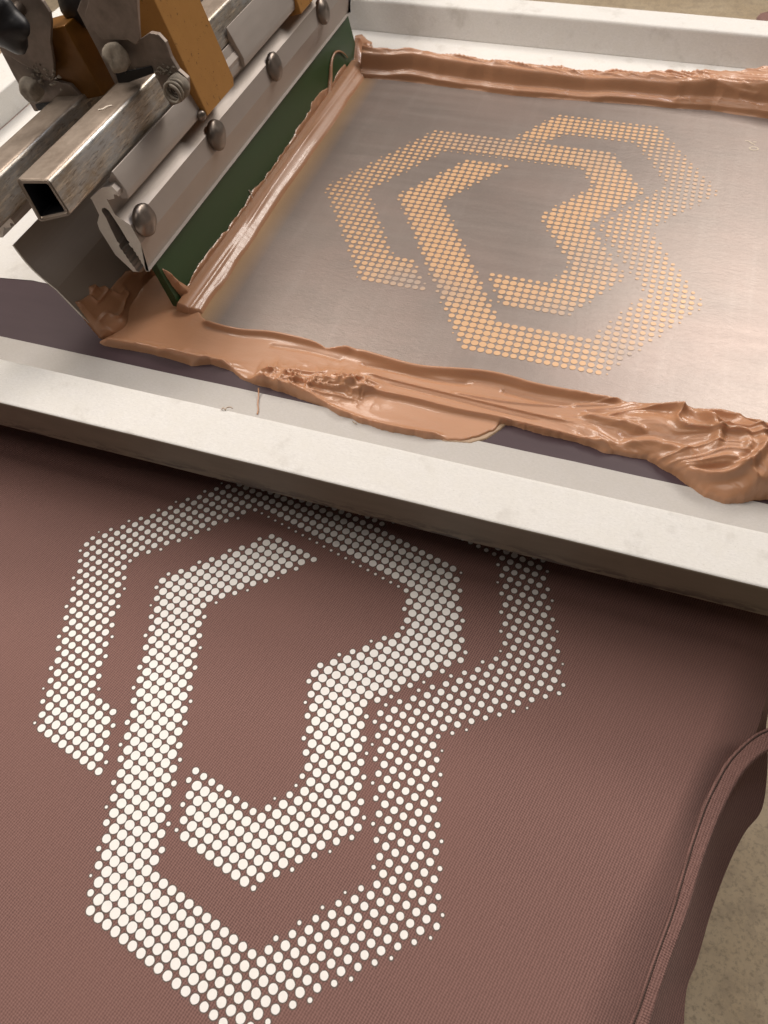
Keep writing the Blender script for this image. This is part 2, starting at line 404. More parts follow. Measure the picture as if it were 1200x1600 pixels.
# gentle waves in the cloth
und = .0*fbm(G[:, :, 0]*.12, G[:, :, 1]*.12, 5, 2); G[:, :, 2] += und*sstep(-49, -20, G[:, :, 0])*0.6 - .0
K = len(rows); V = G.reshape(-1, 3); Fc = [(i*N+j, i*N+j+1, (i+1)*N+j+1, (i+1)*N+j) for i in range(K-1) for j in range(N-1)]
shirt = empty('printed_shirt', (0, 0, 0))
tag(shirt, 'brown knit shirt pulled flat over the platen, printed with white halftone dots', 'shirt')
body = mesh_obj('shirt_front', V, [f[::-1] for f in Fc], M['shirt'], shirt, smooth=True)
# far part of the shirt under the screen
mesh_obj('shirt_chest', *box(-50, 27.5, 24, 60, -.35, -.1), M['shirt'], shirt)
# ribbed armhole binding with its stitch line
bi = [PZ(p, -.62) for p in [(1290, 1085), (1240, 1110), (1208, 1133), (1175, 1150), (1137, 1187), (1112, 1230), (1097, 1262), (1081, 1310), (1069, 1350), (1047, 1425), (1020, 1500), (996, 1570), (977, 1620), (951, 1720), (931, 1850)]]
bo = [PZ(p, -.6) for p in [(1310, 1122), (1250, 1150), (1214, 1168), (1188, 1182), (1163, 1207), (1142, 1242), (1125, 1277), (1106, 1325), (1095, 1357), (1073, 1432), (1047, 1503), (1027, 1563), (1010, 1620), (986, 1720), (966, 1850)]]
NBD = 700
bi = resample(spline(bi, 8), NBD); bo = resample(spline(bo, 8), NBD)
def band(i, s_):
    p = bi[i]*(1-s_)+bo[i]*s_; h = .17*min(1, s_/.16)**.7*(1-max(0, (s_-.86)/.14)**2)
    dip = .035*math.exp(-((s_-.14)/.05)**2)
    return p+np.array([0, 0, h-dip+(.022*math.sin(i*1.9)+.02*noise.noise((i*.12, s_*3, 0)))*sstep(.1, .3, s_)-.04])
nb = 15; V = [band(i, k/(nb-1)) for i in range(NBD) for k in range(nb)]
Fc = [(i*nb+k, i*nb+k+1, (i+1)*nb+k+1, (i+1)*nb+k) for i in range(NBD-1) for k in range(nb-1)]
mesh_obj('armhole_binding', V, Fc, M['rib'], shirt, smooth=True)
# stitches pressed along the inner side of the binding
V = []; Fc = []
for n_ in range(1, 235):
    i = int(n_/235*(NBD-2)); c = band(i, .15)+np.array([0, 0, .045]); d = bi[i+1]-bi[i]; d = d/np.linalg.norm(d); q = np.array([-d[1], d[0], 0])
    k = len(V); V += [c-d*.055-q*.04, c+d*.055-q*.04, c+d*.055+q*.04, c-d*.055+q*.04, c+[0, 0, .03]]
    Fc += [(k, k+1, k+4), (k+1, k+2, k+4), (k+2, k+3, k+4), (k+3, k, k+4)]
tag(mesh_obj('stitching', V, Fc, flat('dark_stitch', (.05, .026, .02), .8), shirt), kind='stuff')
# lower panel hanging past the binding
pa = [PZ(p, -1.5) for p in [(1190, 1120), (1160, 1160), (1125, 1225), (1108, 1285), (1082, 1350), (1058, 1425), (1034, 1490), (1015, 1545), (1000, 1610), (976, 1720), (956, 1850)]]
pb = [PZ(p, -4.2) for p in [(1203, 1100), (1196, 1140), (1199, 1190), (1192, 1262), (1165, 1300), (1138, 1352), (1112, 1420), (1090, 1500), (1072, 1560), (1068, 1720), (1062, 1850)]]
pa = resample(spline(pa, 8), 120); pb = resample(spline(pb, 8), 120)
V = []
for i in range(120):
    for k in range(9):
        s = k/8; p = pa[i]*(1-s)+pb[i]*s; p = p+[0, 0, -.25*math.sin(math.pi*s)+.1*math.sin(i*.13)*s]; V.append(p)
Fc = [(i*9+k, i*9+k+1, (i+1)*9+k+1, (i+1)*9+k) for i in range(119) for k in range(8)]
mesh_obj('back_panel', V, Fc, M['shirt'], shirt, smooth=True)
# side of the shirt beyond the armhole, falling off the platen toward the screen
qa = resample(spline([PZ(p, -.98) for p in [(1206, 800), (1200, 960), (1188, 1060), (1164, 1152), (1150, 1185)]], 8), 50)
qb = resample(spline([PZ(p, -3.4) for p in [(1300, 840), (1270, 960), (1222, 1040), (1200, 1105), (1196, 1150)]], 8), 50)
V = [qa[i]*(1-k/7)+qb[i]*(k/7)+[0, 0, -.12*math.sin(math.pi*k/7)-.02] for i in range(50) for k in range(8)]
Fc = [(i*8+k, i*8+k+1, (i+1)*8+k+1, (i+1)*8+k) for i in range(49) for k in range(7)]
mesh_obj('side_panel', V, Fc, M['shirt'], shirt, smooth=True)
so, sa, sb = (0, 0), (0.48482046967, -0.12226656202), (0.12226656201, 0.4848204696)
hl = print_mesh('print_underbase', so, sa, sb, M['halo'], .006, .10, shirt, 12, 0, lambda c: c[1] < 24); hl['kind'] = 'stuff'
pr = print_mesh('halftone_print', so, sa, sb, M['white_ink'], .016, 0, shirt, 20, 0, lambda c: c[1] < 24); pr['kind'] = 'stuff'
# the dots follow the cloth
for o_, dz in ((hl, .012), (pr, .05)):
    pass

pl = tag(empty('platen', (0, 8, -1)), 'dark flat platen board under the stretched brown shirt', 'platen')
pp = [(-50, -25), (16, -25), (18.6, 0), (22, 14), (23, 60), (-50, 60)]
mesh_obj('board', *extrude_dir([(a, b, -1.35) for a, b in pp], (0, 0, .8)), M['black'], pl)
mesh_obj('support_arm', *box(-8, 2, 10, 90, -8, -1.4), M['plate'], pl)

# ------------------------------------------------------------------ screen frame with its mesh
ZM = 4.3; ZT = 6.55
scr = tag(empty('printing_screen', (0, 46, ZM)), 'wide screen printing frame with taped pale rails and a stencilled grey mesh', 'printing screen')
# rails
prof = fillet([(20.45, ZM-.02), (23.5, ZM-.02), (23.5, ZT), (20.45, ZT)], [.12, .1, .22, .16])
def rail_x(prof, x0, x1, name, m, par, seedv=1, side=None):
    n = len(prof); xs = np.linspace(x0, x1, 120); V = []
    r_ = np.random.default_rng(seedv)
    for k, x in enumerate(xs):
        for (y, z) in prof:
            V.append((x, y+.015*noise.noise((x*.3, y, z)), z+.02*noise.noise((x*.25, y*.5, 9))))
    Fc = [(k*n+i, (k+1)*n+i, (k+1)*n+(i+1) % n, k*n+(i+1) % n) for k in range(119) for i in range(n)]
    Fc += [tuple(range(n)), tuple(119*n+i for i in range(n))[::-1]]
    o = mesh_obj(name, V, Fc, m, par, smooth=False)
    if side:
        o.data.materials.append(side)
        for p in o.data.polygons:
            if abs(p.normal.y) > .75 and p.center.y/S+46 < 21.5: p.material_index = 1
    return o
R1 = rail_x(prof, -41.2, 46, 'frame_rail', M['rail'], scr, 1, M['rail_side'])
prof2 = fillet([(72.2, ZM-.02), (75.9, ZM-.02), (75.9, ZT), (73.15, ZT), (72.35, ZM+.3)], [.1, .1, .2, .25, .1])
R2 = rail_x(prof2, -41.2, 46, 'frame_rail', M['rail'], scr, 2)
mesh_obj('frame_rail', *box(-41, -36.8, 23.5, 72.2, ZM-.02, ZT), M['rail'], scr, bevel=.15)
mesh_obj('frame_rail', *box(41.5, 45.9, 23.5, 72.2, ZM-.02, ZT), M['rail'], scr, bevel=.15)
# mesh: emulsion margins and the scraped printing area
def sheet(poly, z):
    return [(x, y, z) for x, y in poly], [tuple(range(len(poly)))]
mesh_obj('emulsion_margin', *sheet([(-36.8, 23.5), (41.5, 23.5), (41.5, 72.2), (-36.8, 72.2)], ZM-.04), M['emulsion'], scr)
pa_ = [(-11.6, 31.2), (41.4, 31.2), (41.4, 66.3), (-11.6, 66.3)]
mesh_obj('mesh', *sheet(pa_, ZM-.012), M['mesh'], scr)
# tapes along the frame
def tape(pts, z=ZM-.01): return sheet(pts, z)
def wavy(x0, x1, y, a, n=60, s=1):
    return [(x, y+a*noise.noise((x*.3, s*5.1, 0))+.4*a*noise.noise((x*1.7, s, 3))) for x in np.linspace(x0, x1, n)]
mesh_obj('tape', *tape([(-36.8, 23.5)]+[(41.5, 23.5)]+wavy(41.5, -36.8, 26.95, .03, 60, 1), ZM-.004), M['tape'], scr)
mesh_obj('tape', *tape([(41.5, 72.25), (-36.8, 72.25)]+wavy(-36.8, 41.5, 66.0, .06, 60, 2), ZM-.002), M['rail'], scr)
lt = [PZ(p, ZM)[:2] for p in [(-40, 436), (0, 434), (25, 436), (50, 438), (78, 444), (110, 447)]]
mesh_obj('tape', *tape([(-36.8, 70), (-36.8, 31.5)]+[(p[0], p[1]) for p in lt]+[(-18.5, 33.5), (-17, 70)], ZM+.002), M['rail'], scr)
# artwork on the stencil
t = NT('stencil_opening'); s_ = t.noise(1.6, 2, .5); at = t.n('Attribute', attribute_name='fade'); sp_ = t.noise(3, 3, .6, (1, .3, 1))
k = t.mix(s_, (.52, .31, .165), (.60, .38, .215)); k = t.mix(t.math('MINIMUM', t.math('MULTIPLY', at.outputs[2], t.math('ADD', sp_, .5)), .97), k, (.36, .285, .235))
t.set(Base_Color=k, Roughness=.42, Metallic=.15); M['dot'] = t.m
sd_ = print_mesh('stencil_artwork', (7.595, 33.867), (.5, 0), (0, .5), M['dot'], ZM+.01, 0, scr, 14); sd_['kind'] = 'stuff'
co_ = np.array([v.co[:2] for v in sd_.data.vertices])/S+np.array([0, 46.0]); fd_ = np.zeros(len(co_))
for p, rx, ry, am in [((635, 438), 2.2, 1.3, .9), ((700, 455), 2, 1, .45), ((900, 500), 3.5, 1.6, .75), ((930, 410), 2.2, 2.2, .5), ((760, 225), 3.5, 1.2, .6), ((1075, 300), 2.2, 3, .6), ((985, 560), 1.6, 1.2, .9), ((1040, 245), 1.2, 1.5, .55), ((1000, 400), 1.2, 3, .35), ((940, 250), 2, 2, .35)]:
    q = PZ(p, ZM)[:2]; fd_ += am*np.exp(-((co_[:, 0]-q[0])/rx)**2-((co_[:, 1]-q[1])/ry)**2)
fa_ = sd_.data.attributes.new('fade', 'FLOAT', 'POINT'); fa_.data.foreach_set('value', np.clip(fd_, 0, 1).astype(np.float32))
# small pencilled mark at the right edge of the mesh
def ribbon(path, wd):
    P = np.array(path, float); V = []
    for i, p in enumerate(P):
        t_ = P[min(i+1, len(P)-1)]-P[max(i-1, 0)]; q_ = np.array([-t_[1], t_[0], 0]); q_ /= np.linalg.norm(q_)+1e-9
        V += [p-q_*wd/2, p+q_*wd/2]
    return V, [(2*i, 2*i+1, 2*i+3, 2*i+2) for i in range(len(P)-1)]
mk = flat('pale_pencil', (.50, .43, .34), .6, var=.05)
ring = [PZ((1178+6.5*math.cos(t)+1.5*math.sin(t), 232+2.6*math.sin(t)), ZM+.004) for t in np.linspace(0, 2*math.pi, 20)]
mesh_obj('registration_mark', *ribbon(ring, .11), mk, scr)
mesh_obj('registration_mark', *ribbon(spline([PZ(p, ZM+.004) for p in [(1164, 220), (1170, 220.5), (1175, 224), (1180, 226)]], 4), .11), mk, scr)
mesh_obj('registration_mark', *ribbon([PZ(p, ZM+.004) for p in [(1177, 221.5), (1182, 222)]], .11), mk, scr)

# ------------------------------------------------------------------ ink
def world_poly(pts, z=ZM): return [tuple(PZ(p, z)[:2]) for p in pts]
near_top = [(290, 405), (292, 435), (300, 462), (315, 495), (330, 508), (375, 518), (430, 522), (470, 530), (510, 547), (560, 551), (610, 564), (660, 577), (720, 581), (780, 590), (830, 605), (870, 616), (920, 626), (980, 630), (1030, 638), (1080, 646), (1140, 653), (1200, 665), (1290, 690)]
near_bot = [(1290, 800), (1200, 780), (1180, 781), (1160, 787), (1130, 786), (1100, 777), (1085, 764), (1050, 739), (1010, 717), (975, 711), (945, 707), (900, 689), (850, 679), (800, 664), (782, 663), (775, 672), (750, 683), (728, 690), (700, 689), (650, 682), (600, 671), (560, 659), (530, 649), (515, 640), (480, 625), (440, 611), (400, 600), (375, 590), (365, 580), (330, 568), (300, 571), (270, 561), (230, 551), (185, 543), (165, 540), (155, 535), (170, 527), (185, 505), (185, 470), (215, 425), (255, 395)]
nearP = world_poly(near_top+near_bot)
def ridge(X, Y, pts, h, wd, z=ZM, skew=0, taper=.08, up=None):
    P = np.array([PZ(p, z)[:2] for p in pts]); P3 = spline(np.c_[P, np.zeros(len(P))], 5)[:, :2]
    D, T = seg_dist(X, Y, P3); w_ = wd
    g_ = np.exp(-(D/w_)**2)
    e = sstep(0, taper, T)*sstep(0, taper, 1-T) if taper else 1
    return h*g_*e
def near_h(X, Y, sd):
    wx = X+.5*fbm(X*.5, Y*.9, 31, 2); wy = Y+.45*fbm(X*.35+9, Y*.8, 41, 2)
    H = .13*np.ones(X.shape)
    xr = PZ((880, 650), ZM)[0]; mm = sstep(xr-1, xr+5, X)
    H += .012*fbm(wx*.4, wy*1.2, 3, 2)
    # curled lip along the mesh side, coming and going
    H += ridge(X, Y, [(318, 501), (330, 511), (375, 522), (430, 527), (500, 543), (560, 556)], .34, .20)
    H += ridge(X, Y, [(520, 547), (560, 556), (600, 567), (650, 580), (700, 586), (760, 593), (800, 602), (830, 611), (880, 622), (930, 632), (1000, 637)], .50, .26, taper=.12)*(1+.30*vnoise(X*.22, X*0+4., 12))
    H -= ridge(X, Y, [(420, 541), (480, 550), (540, 566)], .09, .14)
    H -= ridge(X, Y, [(560, 570), (610, 580), (680, 596), (740, 602)], .12, .14)
    H -= ridge(X, Y, [(780, 612), (850, 632), (900, 642)], .12, .14)
    # long drag lines
    H += ridge(X, Y, [(560, 584), (650, 606), (740, 628), (830, 650), (900, 667)], .16, .07)
    H -= ridge(X, Y, [(600, 600), (690, 622), (770, 643), (850, 662)], .08, .07)
    H += ridge(X, wy*.25+Y*.75, [(545, 612), (610, 622), (680, 638), (750, 652), (820, 668), (880, 682), (960, 703)], .34, .16)
    H += ridge(X, Y, [(700, 615), (800, 632), (880, 640), (960, 642)], .10, .08)
    # lower lip
    H += ridge(X, wy*.3+Y*.7, [(385, 592), (430, 604), (480, 620), (520, 642), (580, 665), (640, 678), (700, 687)], .30, .16)
    H += ridge(X, wy*.3+Y*.7, [(158, 536), (200, 541), (240, 548), (290, 562), (330, 566), (365, 576)], .34, .20)
    # churned clump in the middle
    (ax0, ay0, _), (ax1, ay1, _) = PZ((395, 590), ZM), PZ((560, 610), ZM); D, T = seg_dist(X, Y, [(ax0, ay0), (ax1, ay1)])
    m = np.exp(-(D/.85)**2)*sstep(0, .15, T)
    n1 = 1-np.abs(vnoise(wx*1.1, wy*2.0, 8)); n2 = 1-np.abs(vnoise(wx*2.6, wy*3.2, 12))
    H += m*(.12+.50*n1**2+.16*n2**3)
    cx, cy = PZ((548, 606), ZM)[:2]; r = np.hypot(X-cx, (Y-cy)*1.15); H += .50*np.exp(-(r/.62)**2)*(1+.45*np.sin(r*8+1.0*np.arctan2(Y-cy, X-cx)))
    # folds on the left edge
    m = np.exp(-(((X-PZ((290, 558), ZM)[0])/2.8)**2+((Y-PZ((290, 560), ZM)[1])/.45)**2)); H += m*.28*(1-np.abs(vnoise(wx*.7, wy*4, 8)))**2
    # the heap to the right: folds fanning out from where they were dragged together
    c = PZ((1150, 725), ZM); m = np.exp(-(((X-c[0]-.8)/4.2)**2+((Y-c[1])/2.1)**2)); c2 = PZ((1010, 668), ZM)
    m2 = np.exp(-(((X-c2[0])/4.5)**2+((Y-c2[1])/1.1)**2))
    H += 1.55*m+.45*m2
    x0_, y0_ = PZ((800, 640), ZM)[:2]; rr = np.hypot(X-x0_, Y-y0_); th = np.arctan2(Y-y0_, X-x0_)
    wv = .35*fbm(X*.22, Y*.35, 51, 2)
    f1 = 1-np.abs(vnoise(rr*.20+wv*2, th*6.5+wv*4.5+rr*.05, 71)); f2 = 1-np.abs(vnoise(rr*.32+wv*3+5, th*15+wv*9, 72)); f3 = 1-np.abs(vnoise(rr*.6+wv*3+5, th*30+wv*14, 73))
    lowm = sstep(.0, .7, sd)
    H += mm*(.55*f1**3*lowm+.20*f2**3+.05*f3**3)*(1-.45*m)
    for pts, h, wd in (([(985, 640), (1040, 652), (1085, 672), (1108, 700), (1100, 735)], .42, .24), ([(960, 700), (1010, 702), (1050, 716), (1085, 730)], .26, .2),
                       ([(1090, 655), (1140, 672), (1170, 700), (1172, 740)], .45, .32), ([(900, 655), (960, 672), (1010, 690)], .3, .2), ([(1020, 646), (1100, 655), (1190, 680)], .3, .3),
                       ([(1050, 738), (1095, 757), (1140, 757), (1170, 738), (1178, 715)], .42, .22), ([(1190, 690), (1205, 730), (1200, 770)], .5, .3), ([(1120, 700), (1150, 715), (1150, 740)], .22, .22)):
        H += ridge(X, Y, pts, h, wd, taper=.2)
        H -= ridge(X, Y-.42, pts, h*.25, wd*.8, taper=.2)
    # rounded rim, ragged at the outside
    rag = .10*fbm(X*1.6, Y*1.6, 91, 3)
    out = sstep(0, 1.2, PZ((600, 620), ZM)[1]+.02*X-Y)
    s = sd+rag*(.3+.7*out)
    ew = .14+.35*mm
    return np.where(s > 0, H*np.sqrt(np.clip(1-(1-np.clip(s/ew, 0, 1))**2, 0, 1)), np.clip(s*1.6, -.15, 0))
ink1 = patch('ink_bank', nearP, lambda X, Y, sd: near_h(X, Y, sd), .05, M['ink'], None, (np.array([0, 0, ZM]), np.array([1, 0, 0.]), np.array([0, 1, 0.]), np.array([0, 0, 1.])))
tag(ink1, 'thick glossy copper brown ink bank heaped along the front edge of the mesh', 'ink', 'banks of ink left on the mesh')

farP = world_poly([(560, 121), (577, 122), (640, 128), (700, 136), (750, 142), (800, 149), (860, 154), (930, 159), (1000, 164), (1050, 169), (1110, 172), (1150, 179), (1200, 185), (1280, 196),
                   (1280, 120), (1200, 118), (1150, 122), (1100, 119), (1050, 122), (1000, 121), (900, 118), (860, 116), (820, 113), (760, 107), (720, 102), (700, 104), (665, 100), (600, 98), (570, 98)])
fx0 = PZ((577, 122), ZM)[0]; fx1 = PZ((1200, 185), ZM)[0]
def far_h(X, Y, sd):
    # profile across the bank, measured from its front foot
    yf = np.interp(X, [PZ(p, ZM)[0] for p in [(560, 121), (640, 128), (700, 136), (750, 142), (800, 149), (860, 154), (930, 159), (1000, 164), (1050, 169), (1110, 172), (1200, 185), (1280, 196)]],
                   [PZ(p, ZM)[1] for p in [(560, 121), (640, 128), (700, 136), (750, 142), (800, 149), (860, 154), (930, 159), (1000, 164), (1050, 169), (1110, 172), (1200, 185), (1280, 196)]])
    v = Y-yf+.08*fbm(X*.7, Y*.5, 7, 2)
    sc_ = np.interp(X, [fx0, fx0+12, fx0+20, fx1-8, fx1], [1, 1, .75, .8, 1.3])
    front = .42*sstep(0, .20, v)*(1+.35*vnoise(X*.35, X*0+3, 5))
    shelf = 0.10*sstep(.2, .45, v)
    wall = 1.15*sstep(.55, 1.15, v)*sc_
    back = -1.0*sstep(1.5, 2.5, v)
    H = front+shelf+wall+back
    r1_ = 1-np.abs(vnoise(X*.3+3*fbm(X*.15, Y*.3, 4, 2), Y*2.2+.3*X, 15)); r2_ = 1-np.abs(vnoise(X*.7, Y*4+.5*X, 25))
    crumple = sstep(1.1, 1.6, v)+sstep(fx1-9, fx1-5, X)*sstep(.1, .5, v)
    H += np.clip(crumple, 0, 1)*(.26*r1_**2+.10*r2_**3)
    # collapsed heap at the right
    H = np.where(X > fx1-8, H*(1-.25*sstep(fx1-8, fx1-4, X))+.5*sstep(fx1-8, fx1-5, X)*np.exp(-((v-1.1)/.8)**2), H)
    s = sd+.12*fbm(X*1.6, Y*1.6, 77, 3)*sstep(.6, 1.2, v)
    return np.where(s > 0, np.clip(H, .03, None)*np.clip(s/.12, 0, 1)**.6, np.clip(s*1.6, -.15, 0))
ink2 = patch('ink_bank', farP, far_h, .05, M['ink'], None, (np.array([0, 0, ZM]), np.array([1, 0, 0.]), np.array([0, 1, 0.]), np.array([0, 0, 1.])), .5)
tag(ink2, 'narrow upright copper brown ink ridge along the far edge of the mesh', 'ink', 'banks of ink left on the mesh')
# pale smear on the far tape
smP = world_poly([(585, 88), (600, 82), (615, 80), (640, 76), (655, 84), (662, 97), (640, 99), (585, 98)], ZM+.1)
def sm_h(X, Y, sd): return np.where(sd > -.02, .05+.5*np.clip(sd, 0, .6)*(.6+.8*(1-np.abs(vnoise(X*1.6, Y*1.2, 6)))**3), -.1)
tag(patch('ink_smear', smP, sm_h, .07, ink_mat('pale_ink', (.74, .47, .34), (.80, .55, .42)), None, (np.array([0, 0, ZM]), np.array([1, 0, 0.]), np.array([0, 1, 0.]), np.array([0, 0, 1.]))),
    'pale thin ink smear on the white tape behind the far ink ridge', 'ink')

# roll of ink pushed by the blade
def bead_h(X, Y, sd):
    u = (X+11.45)/1.65
    H = .72*np.sqrt(np.clip(1-((u-.22)/.80)**2, 0, 1))*(1-.45*sstep(.35, .9, u))
    H = H*(1+.06*fbm(Y*.2, X*.3, 5, 2))
    H += .09*np.exp(-((u-.58-.05*np.sin(Y*.22))/.06)**2)*(.6+.4*vnoise(Y*.3, X*0+1, 6))
    return np.where(sd > 0, np.clip(H, .02, None)*np.clip(sd/.14, 0, 1)**.6, np.clip(sd*1.6, -.15, 0))
bp = [(-11.5, 32.0), (-10.5, 31.9), (-9.85, 32.4)]+[(-9.8+.10*vnoise(np.array(y*.5), np.array(2.), 3).item(), y) for y in np.linspace(33, 63.5, 40)]+[(-9.8, 64.4), (-10.6, 65.2), (-11.5, 65.2)]
tag(patch('ink_roll', bp, bead_h, .06, M['ink'], None, (np.array([0, 0, ZM]), np.array([1, 0, 0.]), np.array([0, 1, 0.]), np.array([0, 0, 1.]))),
    'long shiny roll of copper brown ink along the foot of the green squeegee blade', 'ink')
# ------------------------------------------------------------------ squeegee (front unit)
Y0 = 31.3; YE = 67.0
z5 = lambda l: [PY((140+x/5, 160+y/5), Y0) for x, y in l]
outer = z5([(465, 1322), (440, 1320), (400, 1105), (320, 960), (200, 880), (130, 752), (150, 762), (193, 752), (188, 718), (215, 722), (228, 737), (215, 700), (172, 655), (100, 665), (75, 682), (5, 748), (18, 762), (75, 880), (60, 940), (75, 990), (200, 1190), (340, 1320), (384, 1325)])
slot = z5([(362, 1314), (350, 1288), (338, 1280), (326, 1256), (314, 1248), (303, 1224), (291, 1216), (280, 1190), (268, 1182), (257, 1156), (244, 1150), (228, 1118), (236, 1106), (216, 1088), (165, 985), (130, 905), (95, 850), (98, 826), (120, 823), (150, 845), (190, 905), (245, 990), (298, 1080), (314, 1092),
           (304, 1104), (328, 1134), (338, 1136), (347, 1164), (358, 1167), (368, 1196), (380, 1200), (390, 1230), (400, 1234), (408, 1262), (418, 1268), (434, 1312)])
# one closed outline: round the outside, then into the slot at the bottom
right = outer[:]                       # starts at the right jaw tip, ends at the left jaw tip
inner = slot[::-1]                     # left side up, round the top, down the right side
jag = []
for i, p in enumerate(inner): jag.append(p)
prof_h = [tuple(p) for p in right]+[tuple(p) for p in slot]
# right jaw tip joins at the end
sq = tag(empty('squeegee', (-12.5, Y0, 8)), 'aluminium squeegee holder with domed bolts clamping a long green blade', 'squeegee')
def tri_extrude(poly, y0, y1, name, m, par, capm=None, bevel=0):
    from mathutils.geometry import tessellate_polygon
    tri = tessellate_polygon([[Vector((p[0], 0, p[1])) for p in poly]])
    n = len(poly); V = [(p[0], y0, p[1]) for p in poly]+[(p[0], y1, p[1]) for p in poly]
    Fc = [(i, (i+1) % n, n+(i+1) % n, n+i) for i in range(n)]+[tuple(t) for t in tri]+[tuple(n+i for i in t[::-1]) for t in tri]
    o = mesh_obj(name, V, Fc, m, par)
    bm = bmesh.new(); bm.from_mesh(o.data); bmesh.ops.recalc_face_normals(bm, faces=bm.faces)
    if capm:
        for f in bm.faces: f.material_index = 1 if abs(f.normal.y) > .9 else 0
    bm.to_mesh(o.data); bm.free()
    if capm: o.data.materials.append(capm)
    return o
tri_extrude(prof_h, Y0, YE, 'clamp_profile', M['alu'], sq, M['alu_cut'])
# mounting flange standing on the front shoulder
fl_prof = [(-12.75, 13.45), (-12.34, 13.98), (-11.84, 12.92), (-11.86, 12.42), (-12.35, 12.35), (-12.7, 12.9)]
V, Fc = extrude_y(fl_prof, Y0+.45, 42.8)
mesh_obj('mounting_flange', V, Fc, M['alu'], sq, bevel=.06)
V, Fc = extrude_y([(a-.22, b-.12) for a, b in fl_prof], 42.8, 47.2); mesh_obj('mounting_flange', V, Fc, M['alu'], sq, bevel=.05)
fp2 = [(-12.75, 13.45), (-12.62, 14.75), (-11.78, 12.95), (-11.80, 12.42), (-12.35, 12.35), (-12.7, 12.9)]
V, Fc = extrude_y(fp2, 47.2, 58); mesh_obj('mounting_flange', V, Fc, M['alu'], sq, bevel=.06)
# domed bolts
fa = np.array([-11.76, 0, 9.88]); fb = np.array([-12.0, 0, 11.05]); fdir = (fb-fa)/np.linalg.norm(fb-fa); fn = np.array([fdir[2], 0, -fdir[0]])
def dome(c, n_, r, h, seg=28, rings=7, dents=0, ax=None):
    n_ = np.array(n_, float); n_ /= np.linalg.norm(n_); u = np.cross(n_, [0, 1, 0]); u /= np.linalg.norm(u); v = np.cross(n_, u)
    V = []; Fc = []
    for k in range(rings+1):
        a = k/rings*math.pi/2; rr = r*math.cos(a); hh = h*math.sin(a)
        for s in range(seg):
            t_ = 2*math.pi*s/seg; p = np.array(c)+n_*(hh+.12)+rr*(math.cos(t_)*u+math.sin(t_)*v)
            if dents: p = p+n_*dents*noise.noise(Vector(p)*1.6)
            V.append(p)
    base = len(V)
    for s in range(seg):
        t_ = 2*math.pi*s/seg; V.append(np.array(c)-n_*.05+r*.97*(math.cos(t_)*u+math.sin(t_)*v))
    for k in range(rings):
        for s in range(seg): j = (s+1) % seg; Fc.append((k*seg+s, k*seg+j, (k+1)*seg+j, (k+1)*seg+s))
    for s in range(seg): j = (s+1) % seg; Fc.append((base+s, base+j, j, s))
    return V, Fc
for i, px in enumerate([(230, 345), (342, 212), (432, 105), (507, 18)]):
    y, z = PX(px, -11.62)
    mesh_obj('domed_bolt', *dome((-11.86+.2*(10.6-z)*0, y, z), fn, .93, .38, dents=.10), M['bolt'], sq, smooth=True)
# blade
bl_prof = [(-12.22, 9.6), (-11.42, ZM+.02), (-11.98, ZM+.02), (-12.85, 9.6)]
bl_prof = [(-12.42, 8.9), (-11.40, ZM+.03), (-11.95, ZM+.03), (-12.95, 8.9)]
V, Fc = extrude_y(bl_prof, 32.4, 67.0, ny=10); mesh_obj('blade', V, Fc, M['green'], sq, bevel=.04)

# ink creeping up the ends of the blade
bo_ = np.array([-11.40, 0, ZM]); bd = np.array([-12.42+11.40, 0, 8.9-ZM]); bd /= np.linalg.norm(bd); bn = np.array([bd[2], 0, -bd[0]])
def blade_uv(p):
    q = PP(p, bo_, bn); return (q[1], (q-bo_) @ bd)
bframe = (bo_, np.array([0, 1, 0.]), bd, bn)
p1 = [blade_uv(p) for p in [(253, 420), (262, 424), (275, 437), (292, 448), (302, 460), (306, 478), (316, 492), (330, 506), (318, 512), (300, 508), (290, 485), (282, 462), (268, 445)]]
def cr_h(X, Y, sd): return np.where(sd > 0, .02+.42*np.sqrt(np.clip(sd, 0, .3)/.3)*(.55+.5*(1-np.abs(vnoise(X*1.3, Y*1.5, 3)))), -.03)
ib = patch('ink_smear', p1, cr_h, .05, M['ink'], None, bframe, .2); tag(ib, 'curled flap of ink clinging to the near lower corner of the green blade', 'ink')
p2 = [blade_uv(p) for p in [(556, 58), (566, 56), (575, 66), (580, 85), (582, 108), (570, 125), (548, 145), (520, 168), (505, 185), (512, 168), (535, 140), (548, 118), (553, 90)]]
def fr_h(X, Y, sd): return np.where(sd > 0, .02+.75*np.sqrt(np.clip(sd, 0, .5)/.5)*(.5+.6*(1-np.abs(vnoise(X*1.1, Y*1.0, 9)))**2), -.03)
ib = patch('ink_smear', p2, fr_h, .05, M['ink'], None, bframe, .2); tag(ib, 'lumpy copper ink wrapped round the far corner of the green blade', 'ink')
ft = [(33, -.02)]+[(y, .16+.16*vnoise(np.array(y*.45), np.array(3.), 5).item()+.10*vnoise(np.array(y*1.7), np.array(8.), 5).item()+.5*math.exp(-((y-57)/2)**2)) for y in np.linspace(33.2, 64, 160)]+[(64.4, -.02)]
def ft_h(X, Y, sd): return np.where(sd > 0, .07*np.clip(sd/.06, 0, 1)**.5*(1+.5*vnoise(X*1.5, Y*3, 4)), -.03)
up_ = ((ZM+.62)-ZM)/bd[2]
ib = patch('ink_smear', [(a, b+up_) for a, b in ft[1:-1]]+[(64.2, -.1), (33.2, -.1)], ft_h, .05, M['ink'], None, bframe, .12); tag(ib, 'ragged wavy tide line of ink along the bottom of the green blade face', 'ink')
tf = world_poly([(690, 689), (735, 692), (760, 685), (782, 670), (792, 661), (760, 655), (720, 665)])
